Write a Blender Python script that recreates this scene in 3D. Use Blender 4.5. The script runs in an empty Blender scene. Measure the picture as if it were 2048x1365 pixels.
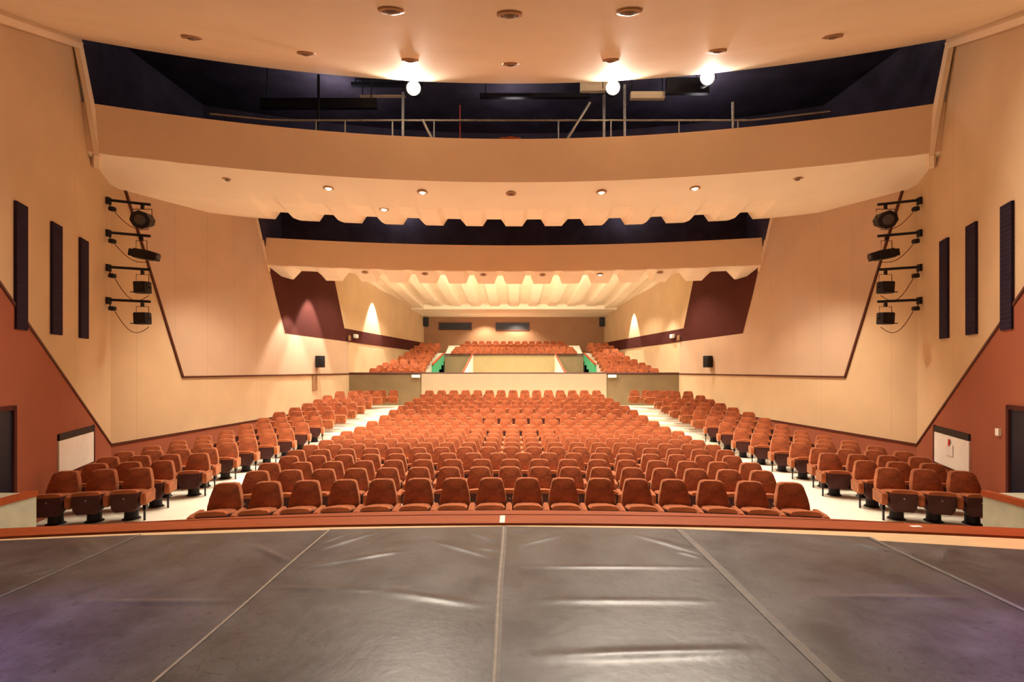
import bpy, bmesh, math, random
from mathutils import Vector, Matrix
random.seed(7)
C = bpy.context.scene.collection
SC = bpy.context.scene
F, CX, CY, H = 960.0, 1028.0, 740.0, 2.62        # focal length in pixels, vanishing point, eye height

# ---------------------------------------------------------------- camera, exposure, world, large lights
cam_d = bpy.data.cameras.new('camera')
cam = bpy.data.objects.new('camera', cam_d); C.objects.link(cam)
cam_d.sensor_width = 36.0; cam_d.lens = F / 2048 * 36
cam_d.shift_x = -(CX - 1024) / 2048; cam_d.shift_y = (CY - 682.5) / 2048
cam_d.clip_end = 200; cam_d.clip_start = .05
cam.location = (0, 0, H); cam.rotation_euler = (math.pi / 2, 0, 0)
SC.camera = cam
SC.view_settings.view_transform = 'Standard'; SC.view_settings.look = 'None'
SC.view_settings.gamma = 1.0; SC.view_settings.use_curve_mapping = False
SC.view_settings.exposure = 0.2
SC.cycles.use_denoising = True
SC.cycles.max_bounces = 6; SC.cycles.diffuse_bounces = 4; SC.cycles.sample_clamp_indirect = 8
wd = bpy.data.worlds.new('world'); SC.world = wd; wd.use_nodes = True
wd.node_tree.nodes['Background'].inputs[0].default_value = (1.0, .76, .58, 1)
wd.node_tree.nodes['Background'].inputs[1].default_value = .075

WARM = (1.0, .88, .72)
def lamp(name, kind, loc, energy, col=WARM, target=None, size=.08, angle=120, blend=.6):
    d = bpy.data.lights.new(name, kind); d.energy = energy; d.color = col
    if kind == 'AREA':
        d.spread = math.radians(110)
        d.shape = 'RECTANGLE'; d.size, d.size_y = size
    else:
        d.shadow_soft_size = size
    if kind == 'SPOT':
        d.spot_size = math.radians(angle); d.spot_blend = blend
    o = bpy.data.objects.new(name, d); C.objects.link(o); o.location = loc
    if target is not None:
        o.rotation_euler = (Vector(target) - Vector(loc)).to_track_quat('-Z', 'Y').to_euler()
    return o

# house lights: downlights in the soffit and rear ceilings, plus a front fill pair
for x, y, z, e in [(-2.2, 8.0, 7.6, 800), (2.2, 8.0, 7.6, 800)]:
    lamp('house_or_fill_light', 'SPOT', (x, y, z), e * .45, target=(x * .8, y + .5, 0), angle=74, blend=1.0)  # added fill for the front rows; the front ceiling's own downlights are unlit
for x, y, z, e in [(-4.6, 12.2, 6.9, 500), (-2.3, 12.7, 6.9, 800), (-3.6, 14.4, 7.0, 900), (2.3, 12.7, 6.9, 800), (4.6, 12.2, 6.9, 600),
                   (-6.8, 13.4, 6.85, 600), (6.8, 13.4, 6.85, 700), (0, 15.4, 7.1, 1000)]:
    lamp('house_or_fill_light', 'SPOT', (x, y, z), e * 1.7, target=(x, y + .5, 0), angle=104, blend=.8)
for x, y, z, e in [(-3, 19.2, 6.0, 700), (0, 19.3, 6.0, 600), (3.2, 19.2, 6.0, 1000), (-6.3, 22, 7.3, 560), (6.3, 22, 7.3, 600),
                   (-3, 24, 7.35, 700), (3, 24, 7.35, 800), (0, 23.2, 7.4, 1000), (-2.4, 28.5, 7.1, 700), (2.4, 28.5, 7.1, 800), (-5.9, 28.0, 7.0, 380), (5.9, 28.0, 7.0, 420),
                   (-2.3, 37.5, 6.7, 650), (.2, 37.6, 6.7, 800), (-2.6, 33.2, 6.9, 700), (2.6, 33.2, 6.9, 600)]:
    lamp('house_or_fill_light', 'SPOT', (x, y, z), e * 1.05, target=(x, y, 0), angle=130, blend=.6)

# cove light over the rear bulkhead, washing the rear ceiling, and unseen fill lamps added to lift the two voids
lamp('cove_light', 'AREA', (0, 20.2, 6.75), 480, (1, .86, .66), (0, 30, 8.6), (8, .25))
for x, y, z, e in [(-5, 13.0, 9.9, 50), (0, 13.4, 9.9, 28), (5, 13.0, 9.9, 50), (-4.5, 18.95, 9.2, 36), (4.5, 18.95, 9.2, 36)]:
    lamp('void_fill', 'POINT', (x, y, z), e, (1, .95, .98), None, .3)

# ---------------------------------------------------------------- materials
def lin(c):
    return tuple(((v / 255) / 12.92 if v / 255 < .04045 else ((v / 255 + .055) / 1.055) ** 2.4) for v in c) + (1,)
MATS = {}
def mat(name, rgb, rough=.6, metal=0, var=.08, scale=8, bump=0, bscale=60, emit=None, spec=.3, sheen=0, stretch=None, seams=None):
    if name in MATS: return MATS[name]
    m = bpy.data.materials.new(name); m.use_nodes = True
    nt = m.node_tree; N = nt.nodes; L = nt.links; b = N['Principled BSDF']
    col = lin(rgb)
    b.inputs['Roughness'].default_value = rough; b.inputs['Metallic'].default_value = metal
    b.inputs['Specular IOR Level'].default_value = spec
    if sheen:
        b.inputs['Sheen Weight'].default_value = sheen; b.inputs['Sheen Roughness'].default_value = .5
        b.inputs['Sheen Tint'].default_value = (1, .6, .35, 1)
    tc = N.new('ShaderNodeNewGeometry') if seams else N.new('ShaderNodeTexCoord')
    src = tc.outputs['Position'] if seams else tc.outputs['Object']
    mp = N.new('ShaderNodeMapping'); L.new(src, mp.inputs[0])
    if stretch: mp.inputs['Scale'].default_value = stretch
    no = N.new('ShaderNodeTexNoise'); no.inputs['Scale'].default_value = scale; no.inputs['Detail'].default_value = 5
    L.new(mp.outputs[0], no.inputs['Vector'])
    mx = N.new('ShaderNodeMix'); mx.data_type = 'RGBA'
    mx.inputs['A'].default_value = tuple(c * (1 - var) for c in col[:3]) + (1,)
    mx.inputs['B'].default_value = tuple(min(1, c * (1 + var)) for c in col[:3]) + (1,)
    rp = N.new('ShaderNodeMapRange'); rp.inputs[1].default_value = .32; rp.inputs[2].default_value = .68
    L.new(no.outputs[0], rp.inputs[0]); L.new(rp.outputs[0], mx.inputs['Factor'])
    out = mx.outputs['Result']
    if seams:                                    # thin joints between the boards of a panelled wall
        sp = N.new('ShaderNodeSeparateXYZ'); L.new(tc.outputs['Position'], sp.inputs[0])
        a = N.new('ShaderNodeMath'); a.operation = 'DIVIDE'; a.inputs[1].default_value = seams; L.new(sp.outputs['Y'], a.inputs[0])
        fr = N.new('ShaderNodeMath'); fr.operation = 'FRACT'; L.new(a.outputs[0], fr.inputs[0])
        lt = N.new('ShaderNodeMath'); lt.operation = 'LESS_THAN'; lt.inputs[1].default_value = .012 / seams; L.new(fr.outputs[0], lt.inputs[0])
        ml = N.new('ShaderNodeMath'); ml.operation = 'MULTIPLY'; ml.inputs[1].default_value = .35; L.new(lt.outputs[0], ml.inputs[0])
        m2 = N.new('ShaderNodeMix'); m2.data_type = 'RGBA'; L.new(ml.outputs[0], m2.inputs['Factor']); L.new(out, m2.inputs['A'])
        m2.inputs['B'].default_value = tuple(c * .35 for c in col[:3]) + (1,)
        out = m2.outputs['Result']
    L.new(out, b.inputs['Base Color'])
    if bump:
        n2 = N.new('ShaderNodeTexNoise'); n2.inputs['Scale'].default_value = bscale; n2.inputs['Detail'].default_value = 3
        L.new(mp.outputs[0], n2.inputs['Vector'])
        bp = N.new('ShaderNodeBump'); bp.inputs['Strength'].default_value = bump; bp.inputs['Distance'].default_value = .02
        L.new(n2.outputs[0], bp.inputs['Height']); L.new(bp.outputs[0], b.inputs['Normal'])
    if emit:
        b.inputs['Emission Color'].default_value = lin(emit[0]); b.inputs['Emission Strength'].default_value = emit[1]
    MATS[name] = m
    return m

M_ceil = mat('cream_plaster', (236, 214, 182), .75, var=.03, scale=1.2, bump=.05)
M_soffit = mat('pale_soffit_plaster', (252, 240, 214), .75, var=.02, scale=1.2)
M_fascia = mat('tan_plaster', (228, 198, 164), .75, var=.03, scale=1.0)
M_wall = mat('cream_wall_board', (213, 184, 145), .7, var=.06, scale=.9, seams=2.44)
M_panel = mat('rose_beige_wall_board', (204, 174, 146), .7, var=.05, scale=.8, seams=1.22)
M_orange = mat('rust_painted_wall', (158, 88, 62), .7, var=.05, scale=1.3, seams=2.44)
M_maroon = mat('maroon_painted_wall', (84, 45, 40), .85, var=.05, scale=1.2, spec=.05, seams=1.22)
M_trim = mat('dark_wood_trim', (84, 42, 30), .5, var=.15, scale=12)
M_backwall = mat('brown_back_wall', (150, 110, 78), .75, var=.06, scale=1.0, seams=1.22)
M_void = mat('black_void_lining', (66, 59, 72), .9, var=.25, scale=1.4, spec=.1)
M_floor = mat('pale_aisle_floor', (232, 226, 206), .55, var=.03, scale=3)
M_olive = mat('olive_parapet_cloth', (142, 122, 90), .85, var=.08, scale=2, bump=.1)
M_tier = mat('ochre_tier_paint', (164, 146, 104), .7, var=.04, scale=2)
M_cream2 = mat('cream_parapet_paint', (196, 178, 150), .7, var=.03, scale=2)
M_green = mat('green_painted_wall', (62, 158, 112), .6, var=.1, scale=4)
M_white = mat('white_painted_board', (244, 240, 230), .5, var=.03, scale=4)
M_grey = mat('grey_green_platform_paint', (172, 168, 146), .8, var=.08, scale=7)
M_wood = mat('red_brown_stage_wood', (150, 68, 32), .42, var=.18, scale=3, stretch=(1, 14, 14), spec=.25)
M_pale = mat('pale_stage_boards', (214, 180, 138), .5, var=.1, scale=4, stretch=(1, 8, 1))
M_slot = mat('dark_slot_lining', (46, 36, 52), .8, var=.1, scale=6, spec=.1)
M_door = mat('dark_blue_door_paint', (30, 30, 42), .5, var=.08, scale=4, spec=.2)
M_black = mat('black_metal', (26, 25, 30), .5, var=.1, scale=20)
M_glass = mat('dark_glass', (40, 37, 38), .45, var=.1, scale=5, spec=.25)
M_lens = mat('grey_lens_glass', (74, 68, 70), .15, var=.2, scale=30, spec=.6)
M_steel = mat('scuffed_steel_pipe', (170, 164, 160), .4, metal=.5, var=.2, scale=10)
M_velvet = mat('rust_velvet', (152, 80, 44), .85, var=.38, scale=6, bump=.25, bscale=25, sheen=.35)
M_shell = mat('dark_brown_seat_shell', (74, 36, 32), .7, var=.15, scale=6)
M_ped = mat('black_seat_pedestal', (42, 36, 40), .5, var=.1, scale=10)
M_ring = mat('brass_downlight_ring', (176, 136, 96), .4, metal=.3, var=.1, scale=10)
M_off = mat('unlit_bulb', (120, 92, 66), .3, var=.1, scale=10)
M_on = mat('lit_bulb', (255, 244, 220), .3, emit=((255, 238, 205), 5.0))
M_flood = mat('flood_lamp_glass', (255, 246, 228), .3, emit=((255, 240, 215), 60.0))
M_tape = mat('grey_floor_tape', (112, 105, 101), .5, var=.12, scale=14)
M_tape2 = mat('beige_floor_tape', (150, 138, 124), .5, var=.12, scale=14)
M_whitetape = mat('white_tape', (236, 230, 222), .5, var=.03)
M_paper = mat('white_paper', (238, 232, 226), .7, var=.02)
M_red = mat('red_tag', (190, 60, 45), .6, var=.05)
M_exit = mat('lit_sign_face', (240, 240, 205), .4, emit=((235, 240, 190), .9))

def vinyl():
    m = bpy.data.materials.new('black_vinyl_sheet'); m.use_nodes = True
    nt = m.node_tree; N = nt.nodes; L = nt.links; b = N['Principled BSDF']
    tc = N.new('ShaderNodeNewGeometry')
    no = N.new('ShaderNodeTexNoise'); no.inputs['Scale'].default_value = 2.2; no.inputs['Detail'].default_value = 8; no.inputs['Roughness'].default_value = .65
    L.new(tc.outputs['Position'], no.inputs['Vector'])
    mx = N.new('ShaderNodeMix'); mx.data_type = 'RGBA'
    mx.inputs['A'].default_value = lin((58, 56, 58)); mx.inputs['B'].default_value = lin((92, 89, 90))
    rp = N.new('ShaderNodeMapRange'); rp.inputs[1].default_value = .35; rp.inputs[2].default_value = .7
    L.new(no.outputs[0], rp.inputs[0]); L.new(rp.outputs[0], mx.inputs['Factor'])
    # scuffs: thin wandering lines where a distorted noise crosses its middle value
    n2 = N.new('ShaderNodeTexNoise'); n2.inputs['Scale'].default_value = 5.0; n2.inputs['Detail'].default_value = 4; n2.inputs['Distortion'].default_value = 2.5
    L.new(tc.outputs['Position'], n2.inputs['Vector'])
    s = N.new('ShaderNodeMath'); s.operation = 'SUBTRACT'; s.inputs[1].default_value = .5; L.new(n2.outputs[0], s.inputs[0])
    ab = N.new('ShaderNodeMath'); ab.operation = 'ABSOLUTE'; L.new(s.outputs[0], ab.inputs[0])
    lt = N.new('ShaderNodeMath'); lt.operation = 'LESS_THAN'; lt.inputs[1].default_value = .008; L.new(ab.outputs[0], lt.inputs[0])
    ml = N.new('ShaderNodeMath'); ml.operation = 'MULTIPLY'; ml.inputs[1].default_value = .75; L.new(lt.outputs[0], ml.inputs[0])
    m2 = N.new('ShaderNodeMix'); m2.data_type = 'RGBA'; L.new(ml.outputs[0], m2.inputs['Factor']); L.new(mx.outputs['Result'], m2.inputs['A'])
    m2.inputs['B'].default_value = lin((46, 42, 44))
    L.new(m2.outputs['Result'], b.inputs['Base Color'])
    r2 = N.new('ShaderNodeMapRange'); r2.inputs[3].default_value = .27; r2.inputs[4].default_value = .46
    L.new(no.outputs[0], r2.inputs[0]); L.new(r2.outputs[0], b.inputs['Roughness'])
    b.inputs['Specular IOR Level'].default_value = .5
    n3 = N.new('ShaderNodeTexNoise'); n3.inputs['Scale'].default_value = 14; n3.inputs['Detail'].default_value = 5
    L.new(tc.outputs['Position'], n3.inputs['Vector'])
    bp = N.new('ShaderNodeBump'); bp.inputs['Strength'].default_value = .18; bp.inputs['Distance'].default_value = .01
    L.new(n3.outputs[0], bp.inputs['Height']); L.new(bp.outputs[0], b.inputs['Normal'])
    return m
M_vinyl = vinyl()

# ---------------------------------------------------------------- helpers
def link(name, me, m=None, parent=None, smooth=None):
    o = bpy.data.objects.new(name, me); C.objects.link(o)
    if m: me.materials.append(m)
    if parent: o.parent = parent
    if smooth is not None:
        for p in me.polygons: p.use_smooth = True
        me.set_sharp_from_angle(angle=math.radians(smooth))
    return o
def mesh(name, verts, faces, m=None, parent=None, smooth=None):
    me = bpy.data.meshes.new(name); me.from_pydata([tuple(v) for v in verts], [], faces); me.update()
    return link(name, me, m, parent, smooth)
def from_bm(name, bm, m=None, parent=None, smooth=None):
    me = bpy.data.meshes.new(name); bmesh.ops.recalc_face_normals(bm, faces=bm.faces); bm.to_mesh(me); bm.free()
    return link(name, me, m, parent, smooth)
def tag(o, label=None, cat=None, group=None, kind=None):
    if label: o['label'] = label
    if cat: o['category'] = cat
    if group: o['group'] = group
    if kind: o['kind'] = kind
    return o
def struct(o, label=None):
    o['kind'] = 'structure'
    if label: o['label'] = label
    return o
def thing(name, label, cat, loc=(0, 0, 0), rz=0, group=None):
    o = bpy.data.objects.new(name, None); C.objects.link(o); o.location = loc; o.rotation_euler = (0, 0, rz)
    o.empty_display_size = .1
    return tag(o, label, cat, group)
def bbox(bm, c, s, rot=None, bevel=0):
    r = bmesh.ops.create_cube(bm, size=1)
    vs = r['verts']
    for v in vs: v.co = Vector((v.co.x * s[0], v.co.y * s[1], v.co.z * s[2]))
    if bevel:
        es = {e for v in vs for e in v.link_edges}
        rb = bmesh.ops.bevel(bm, geom=list(es), offset=bevel, segments=2, affect='EDGES', profile=.5)
        vs = list({v for f in rb['faces'] for v in f.verts} | {v for v in vs if v.is_valid})
    M = Matrix.Translation(c) @ (rot.to_4x4() if rot else Matrix())
    for v in vs: v.co = M @ v.co
    return vs
def box(name, c, s, m, parent=None, rot=None, bevel=0):
    bm = bmesh.new(); bbox(bm, c, s, rot, bevel)
    return from_bm(name, bm, m, parent, 40 if bevel else None)
def tube(bm, pts, r, n=8):
    pts = [Vector(p) for p in pts]; rings = []
    for i, p in enumerate(pts):
        t = (pts[min(i + 1, len(pts) - 1)] - pts[max(i - 1, 0)]).normalized()
        a = t.cross(Vector((0, 0, 1)))
        if a.length < 1e-3: a = t.cross(Vector((1, 0, 0)))
        a.normalize(); b = t.cross(a)
        rings.append([bm.verts.new(p + (a * math.cos(2 * math.pi * k / n) + b * math.sin(2 * math.pi * k / n)) * r) for k in range(n)])
    for i in range(len(rings) - 1):
        for k in range(n):
            bm.faces.new((rings[i][k], rings[i][(k + 1) % n], rings[i + 1][(k + 1) % n], rings[i + 1][k]))
    bm.faces.new(rings[0]); bm.faces.new(rings[-1][::-1])
def pipe(name, pts, r, m, parent=None, n=8):
    bm = bmesh.new(); tube(bm, pts, r, n); return from_bm(name, bm, m, parent, 50)
def prism(bm, pts2, axis, t0, t1):
    """Extrude a polygon: axis 'y': points are (x, z), axis 'x': points are (y, z), axis 'z': points are (x, y)."""
    def P(p, t): return {'y': (p[0], t, p[1]), 'x': (t, p[0], p[1]), 'z': (p[0], p[1], t)}[axis]
    a = [bm.verts.new(P(p, t0)) for p in pts2]; b = [bm.verts.new(P(p, t1)) for p in pts2]
    bm.faces.new(a); bm.faces.new(b[::-1]); n = len(a)
    for i in range(n): bm.faces.new((a[i], b[i], b[(i + 1) % n], a[(i + 1) % n]))
    return a + b
def lathe(bm, prof, n=20, M=Matrix()):
    rings = []
    for r, z in prof:
        rings.append([bm.verts.new(M @ Vector((r * math.cos(2 * math.pi * k / n), r * math.sin(2 * math.pi * k / n), z))) for k in range(n)])
    for i in range(len(rings) - 1):
        for k in range(n): bm.faces.new((rings[i][k], rings[i][(k + 1) % n], rings[i + 1][(k + 1) % n], rings[i + 1][k]))
    bm.faces.new(rings[0][::-1]); bm.faces.new(rings[-1])
def solid_grid(name, fn, us, vs, thick, m, parent=None, smooth=35):
    """A surface sampled on us x vs, with a second skin pushed by the vector THICK and closed sides."""
    nu, nv = len(us), len(vs); V = []; Fc = []
    for k in range(2):
        for u in us:
            for v in vs:
                p = Vector(fn(u, v)); V.append(p + Vector(thick) * k)
    idx = lambda k, i, j: k * nu * nv + i * nv + j
    for k in range(2):
        for i in range(nu - 1):
            for j in range(nv - 1):
                q = (idx(k, i, j), idx(k, i + 1, j), idx(k, i + 1, j + 1), idx(k, i, j + 1)); Fc.append(q if k else q[::-1])
    for i in range(nu - 1):
        for j in (0, nv - 1): Fc.append((idx(0, i, j), idx(0, i + 1, j), idx(1, i + 1, j), idx(1, i, j)))
    for j in range(nv - 1):
        for i in (0, nu - 1): Fc.append((idx(0, i, j), idx(0, i, j + 1), idx(1, i, j + 1), idx(1, i, j)))
    bm = bmesh.new(); me = bpy.data.meshes.new('t'); me.from_pydata(V, [], Fc); bm.from_mesh(me); bpy.data.meshes.remove(me)
    return from_bm(name, bm, m, parent, smooth)
def rng(a, b, n): return [a + (b - a) * i / (n - 1) for i in range(n)]
def interp(t, xs, ys):
    if t <= xs[0]: return ys[0]
    for i in range(len(xs) - 1):
        if t <= xs[i + 1]: return ys[i] + (ys[i + 1] - ys[i]) * (t - xs[i]) / (xs[i + 1] - xs[i])
    return ys[-1]
def pt(px, py, d): return Vector(((px - CX) / F * d, d, H - (py - CY) / F * d))

# ---------------------------------------------------------------- walls
DC, XC, SA, SB, DB = 11.5, 9.66, .42, .0893, 38.6
def W(s, d, z, off=0.0):
    """A point on the side wall (s = -1 left, 1 right) at depth d, height z, off metres into the room."""
    if d <= DC: x, n = XC - SA * (DC - d), (1, SA)
    else: x, n = XC - SB * (d - DC), (1, -SB)
    q = math.hypot(*n)
    return Vector((s * (x - off * n[0] / q), d + off * n[1] / q, z))
def wall_px(px): # depth of the left wall at a picture column
    X = (CX - px) / F
    d = (XC - SA * DC) / (X - SA) if X > XC / DC else (XC + SB * DC) / (X + SB)
    return d
SIDES = ((-1, 'left'), (1, 'right'))
def wallslab(name, s, poly, m, off, thick, parent=None):
    """A flat board on a side wall: poly of (d, z); OFF is how far its face stands from the wall."""
    bm = bmesh.new()
    a = [bm.verts.new(W(s, d, z, off)) for d, z in poly]; b = [bm.verts.new(W(s, d, z, off - thick)) for d, z in poly]
    bm.faces.new(a); bm.faces.new(b[::-1]); n = len(a)
    for i in range(n): bm.faces.new((a[i], b[i], b[(i + 1) % n], a[(i + 1) % n]))
    return from_bm(name, bm, m, parent)
def wallstrip(name, s, pts, w, m, off=.03, parent=None):
    """A thin trim along a broken line on a side wall."""
    bm = bmesh.new()
    for (d0, z0), (d1, z1) in zip(pts[:-1], pts[1:]):
        L = math.hypot(d1 - d0, z1 - z0); nx, nz = -(z1 - z0) / L * w / 2, (d1 - d0) / L * w / 2
        ex, ez = (d1 - d0) / L * w * .3, (z1 - z0) / L * w * .3
        q = [(d0 - ex + nx, z0 - ez + nz), (d1 + ex + nx, z1 + ez + nz), (d1 + ex - nx, z1 + ez - nz), (d0 - ex - nx, z0 - ez - nz)]
        if max(d0, d1) > DC: q = [(max(a, DC + .001), b) for a, b in q]
        else: q = [(min(a, DC), b) for a, b in q]
        a = [bm.verts.new(W(s, d, z, off)) for d, z in q]; b = [bm.verts.new(W(s, d, z, 0)) for d, z in q]
        bm.faces.new(a); bm.faces.new(b[::-1])
        for i in range(4): bm.faces.new((a[i], b[i], b[(i + 1) % 4], a[(i + 1) % 4]))
    return from_bm(name, bm, m, parent)

DF = 4.6                                             # where the splayed walls start, beside the stage
e1 = DC + .001
tn = 0
for s, side in SIDES:
    wf = struct(wallslab('wall_%s_front' % side, s, [(DF, -.6), (DC, -.6), (DC, 10.6), (DF, 10.6)], M_wall, 0, .25))
    wb = struct(wallslab('wall_%s' % side, s, [(e1, -.6), (DB, -.6), (DB, 10.6), (e1, 10.6)], M_wall, 0, .25))
    dz = (3.93 - .82) / (DC - 7.42)
    wallslab('rust_paint', s, [(DF, -.5), (DC, -.5), (DC, .82), (DF, .82 + dz * (DC - DF))], M_orange, .012, .012, wf)
    wallslab('rust_dado', s, [(e1, -.5), (24, -.5), (24, .81), (e1, .81)], M_orange, .012, .012, wb)
    wallslab('wall_panel', s, [(11.72, 7.6), (13.7, 2.42), (24.6, 2.42), (24.6, 4.05), (18.8, 4.05), (16.9, 8.4), (12, 8.4)], M_panel, .02, .02, wb)
    wallslab('maroon_paint', s, [(17.75, 6.6), (18.8, 4.05), (38.5, 4.05), (38.5, 4.78), (24.1, 4.70), (22.9, 7.2), (22.2, 8.4), (17.2, 8.4)], M_maroon, .025, .025, wb)
    tn += 1; struct(wallstrip('trim_%d' % tn, s, [(DF, .82 + dz * (DC - DF)), (DC, .82)], .055, M_trim, .03))
    tn += 1; struct(wallstrip('trim_%d' % tn, s, [(e1, .82), (24.3, .82)], .055, M_trim, .03))
    tn += 1; struct(wallstrip('trim_%d' % tn, s, [(11.62, 7.7), (13.7, 2.41), (24.6, 2.41)], .055, M_trim, .038))

bw = struct(box('wall_back', (0, DB + .12, 5.2), (15.4, .24, 11), M_backwall))
# the building's outer shell over and behind the voids
struct(box('ceiling_roof', (0, 21, 10.7), (24, 36, .2), M_void))

# ---------------------------------------------------------------- front ceiling, upper void, bulkheads, ribbed soffits
RC = 25.4
def arc(x, dc, R): return dc - x * x / (2 * R)
def z_front(rho): return 9.3 - .45 * (11.2 - rho)
us = rng(-10.2, 10.2, 61)
struct(solid_grid('ceiling_front', lambda x, r: (x, arc(x, r, RC), z_front(r)), us, rng(4.6, 11.2, 12), (0, .02, .14), M_ceil))
# pale cornice where the ceiling meets the splayed walls, and the sloping jamb at the void's end
for s, side in SIDES:
    P = []
    for d in rng(5.2, 9.6, 14):
        p = W(s, d, 0, .09); P.append(Vector((p.x, p.y, z_front(p.y + p.x * p.x / (2 * RC)) - .08)))
    bm = bmesh.new()
    tube(bm, P, .11, 6)
    tn += 1; struct(from_bm('trim_%d' % tn, bm, M_ceil, None, 30))
    bm = bmesh.new()
    tube(bm, [W(s, 9.6, 9.35, .08), W(s, 10.05, 8.24, .13), W(s, 10.36, 7.27, .15), W(s, 10.55, 7.10, .06)], .085, 6)
    tn += 1; struct(from_bm('trim_%d' % tn, bm, M_ceil, None, 30))
# first bulkhead leans back a little
def fas1(x, t): return (x, arc(x, 11.68 + .27 * (1 - t), RC), 7.29 + .95 * t)
struct(solid_grid('wall_bulkhead', fas1, us, rng(0, 1, 4), (0, .16, 0), M_fascia))
RIB = 1.48
def rib(x, p=RIB, bot=.62, top=.52):
    """0 on the hanging ridge, 1 in the groove between ridges."""
    q = abs((x / p + .5) % 1 - .5) * p
    a, b = bot / 2, p / 2 - top / 2
    return 0 if q <= a else 1 if q >= b else (q - a) / (b - a)
SR = [11.95, 12.4, 13.3, 15.9, 17.2, 18.1]; SZ = [7.29, 7.17, 7.03, 7.44, 7.78, 8.03]
def sof1(x, r):
    t = max(0, (r - 12.3) / (18.1 - 12.3)); u, x = x, x * (r + 6) / 24.1; R = RC + (43 - RC) * max(0, (r - 11.95) / 6.15)
    return (x, arc(x, r, R), interp(r, SR, SZ) + .27 * t * rib(u) * (1 if abs(u) < 8.9 else 0))
ribx = []
for k in range(-7, 8):
    for o in (-.48, -.31, .31, .48): ribx.append(round(k * RIB + o, 4))
ribx = sorted(set([-13, 13, -11.6, 11.6] + [x for x in ribx if abs(x) < 10.2] + rng(-10.1, 10.1, 31)))
struct(solid_grid('ceiling_soffit', sof1, ribx, [11.95, 12.3, 12.8, 13.3, 14.2, 15, 15.9, 16.6, 17.2, 17.7, 18.1], (0, 0, .1), M_soffit, None, 12))
# dark void behind the first bulkhead
struct(solid_grid('wall_bridge', lambda x, z: (x, arc(x, 16.2, RC), z), us, rng(8.0, 10.65, 3), (0, .1, 0), M_void))
struct(solid_grid('floor_bridge', lambda x, r: (x, arc(x, r, RC), 8.02), us, rng(11.9, 16.2, 3), (0, 0, -.08), M_void))
for s, side in SIDES:
    wallslab('void_lining', s, [(9.85, 9.28), (10.27, 8.20), (10.5, 7.6), (DC, 7.6), (DC, 10.62), (9.5, 10.62)], M_void, .03, .03, bpy.data.objects['wall_%s_front' % side])
    wallslab('void_lining', s, [(e1, 7.75), (16.3, 8.5), (17.0, 8.32), (17.22, 7.35), (19.2, 7.35), (19.2, 10.62), (e1, 10.62)], M_void, .035, .03, bpy.data.objects['wall_%s' % side])
# second bulkhead, its void and the low ribbed edge behind it
R2 = 37
struct(solid_grid('wall_bulkhead_rear', lambda x, t: (x, arc(x, 18.7, R2), 6.477 + .99 * t), us, rng(0, 1, 3), (0, .16, 0), M_fascia))
struct(solid_grid('wall_void', lambda x, z: (x, arc(x, 19.66, R2), z), us, rng(6.55, 10.6, 3), (0, .04, 0), M_void))
# pale jamb of the second void on each wall
for s, side in SIDES:
    tn += 1; struct(wallstrip('trim_%d' % tn, s, [(16.95, 8.15), (17.3, 7.3), (17.75, 6.3)], .12, M_ceil, .06))
    tn += 1; struct(wallstrip('trim_%d' % tn, s, [(17.75, 6.3), (18.8, 4.05)], .04, M_panel, .03))
NOT = [(28, 12, 5), (85, 12, 5), (143, 12, 5), (201, 12, 5), (259, 12, 5), (319, 18, 6), (395, 29, 15)]
def notch(x):
    q = abs(x) * F / 19.4
    for c, hw, tw in NOT:
        a = abs(q - c)
        if a < hw: return 1 if a < tw else (hw - a) / (hw - tw)
    return 0 if q < 428 else min(1, (q - 428) / 60)
nx = set()
for c, hw, tw in NOT:
    for o in (-hw, -tw, tw, hw):
        for sg in (-1, 1): nx.add(round(sg * (c + o) * 19.4 / F, 4))
nx = sorted(nx | {-9.9, 9.9, -9.4, 9.4, 0, -8.65, 8.65, -9.1, 9.1})
struct(solid_grid('ceiling_soffit_rear', lambda x, t: (x, arc(x, 18.7 + .96 * t, R2), 6.475 - .34 * t * (1 - notch(x))), nx, [.07, .25, .5, .75, 1], (0, 0, .06), M_soffit, None, 12))
def cz(r): return 8.1 - .0614 * (r - 20)
def sof2(x, r):
    a = .34 if r < 32.9 else .2 if r < 35.2 else 0
    a *= 1 if abs(x) < 6.6 else .25
    return (x, r, cz(r) - (.10 if r > 35.2 else 0) + a * (rib(x, 1.4, .6, .45) - 1) + .3 * (a > .1))
rx = []
for k in range(-7, 8):
    for o in (-.475, -.3, .3, .475): rx.append(round(k * 1.4 + o, 4))
rx = sorted(set(x for x in rx if abs(x) < 9.8) | {-10, 10, 6.59, 6.61, -6.59, -6.61})
struct(solid_grid('ceiling_rear', sof2, rx, [19.72, 24, 28, 32.88, 32.92, 35.18, 35.22, DB + .05], (0, 0, .1), M_soffit, None, 12))

# ---------------------------------------------------------------- auditorium floor
RS = 28.0
ROWD = [7.75] + [7.9 + .93 * i for i in range(1, 19)]
ROWZ = [.02, -.02, -.054, -.086, -.104, -.13, -.142, -.15, -.14, -.115, -.03, .08, .21, .30, .40, .50, .62, .76, .76]
FR = [2.0, 6.5]; FZ = [.06, .05]
for i in range(19):
    if i < 9: FR.append(ROWD[i] - .25); FZ.append(ROWZ[i])
    else:
        FR += [ROWD[i] - .66, ROWD[i] - .655]; FZ += [ROWZ[i - 1], ROWZ[i]]
FR.append(27.0); FZ.append(.76)
def zf(r): return interp(r, FR, FZ)
struct(solid_grid('floor', lambda x, r: (x, arc(x, r, RS), zf(r)), rng(-10.4, 10.4, 41), FR, (0, 0, -.2), M_floor, None, 20))

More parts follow.
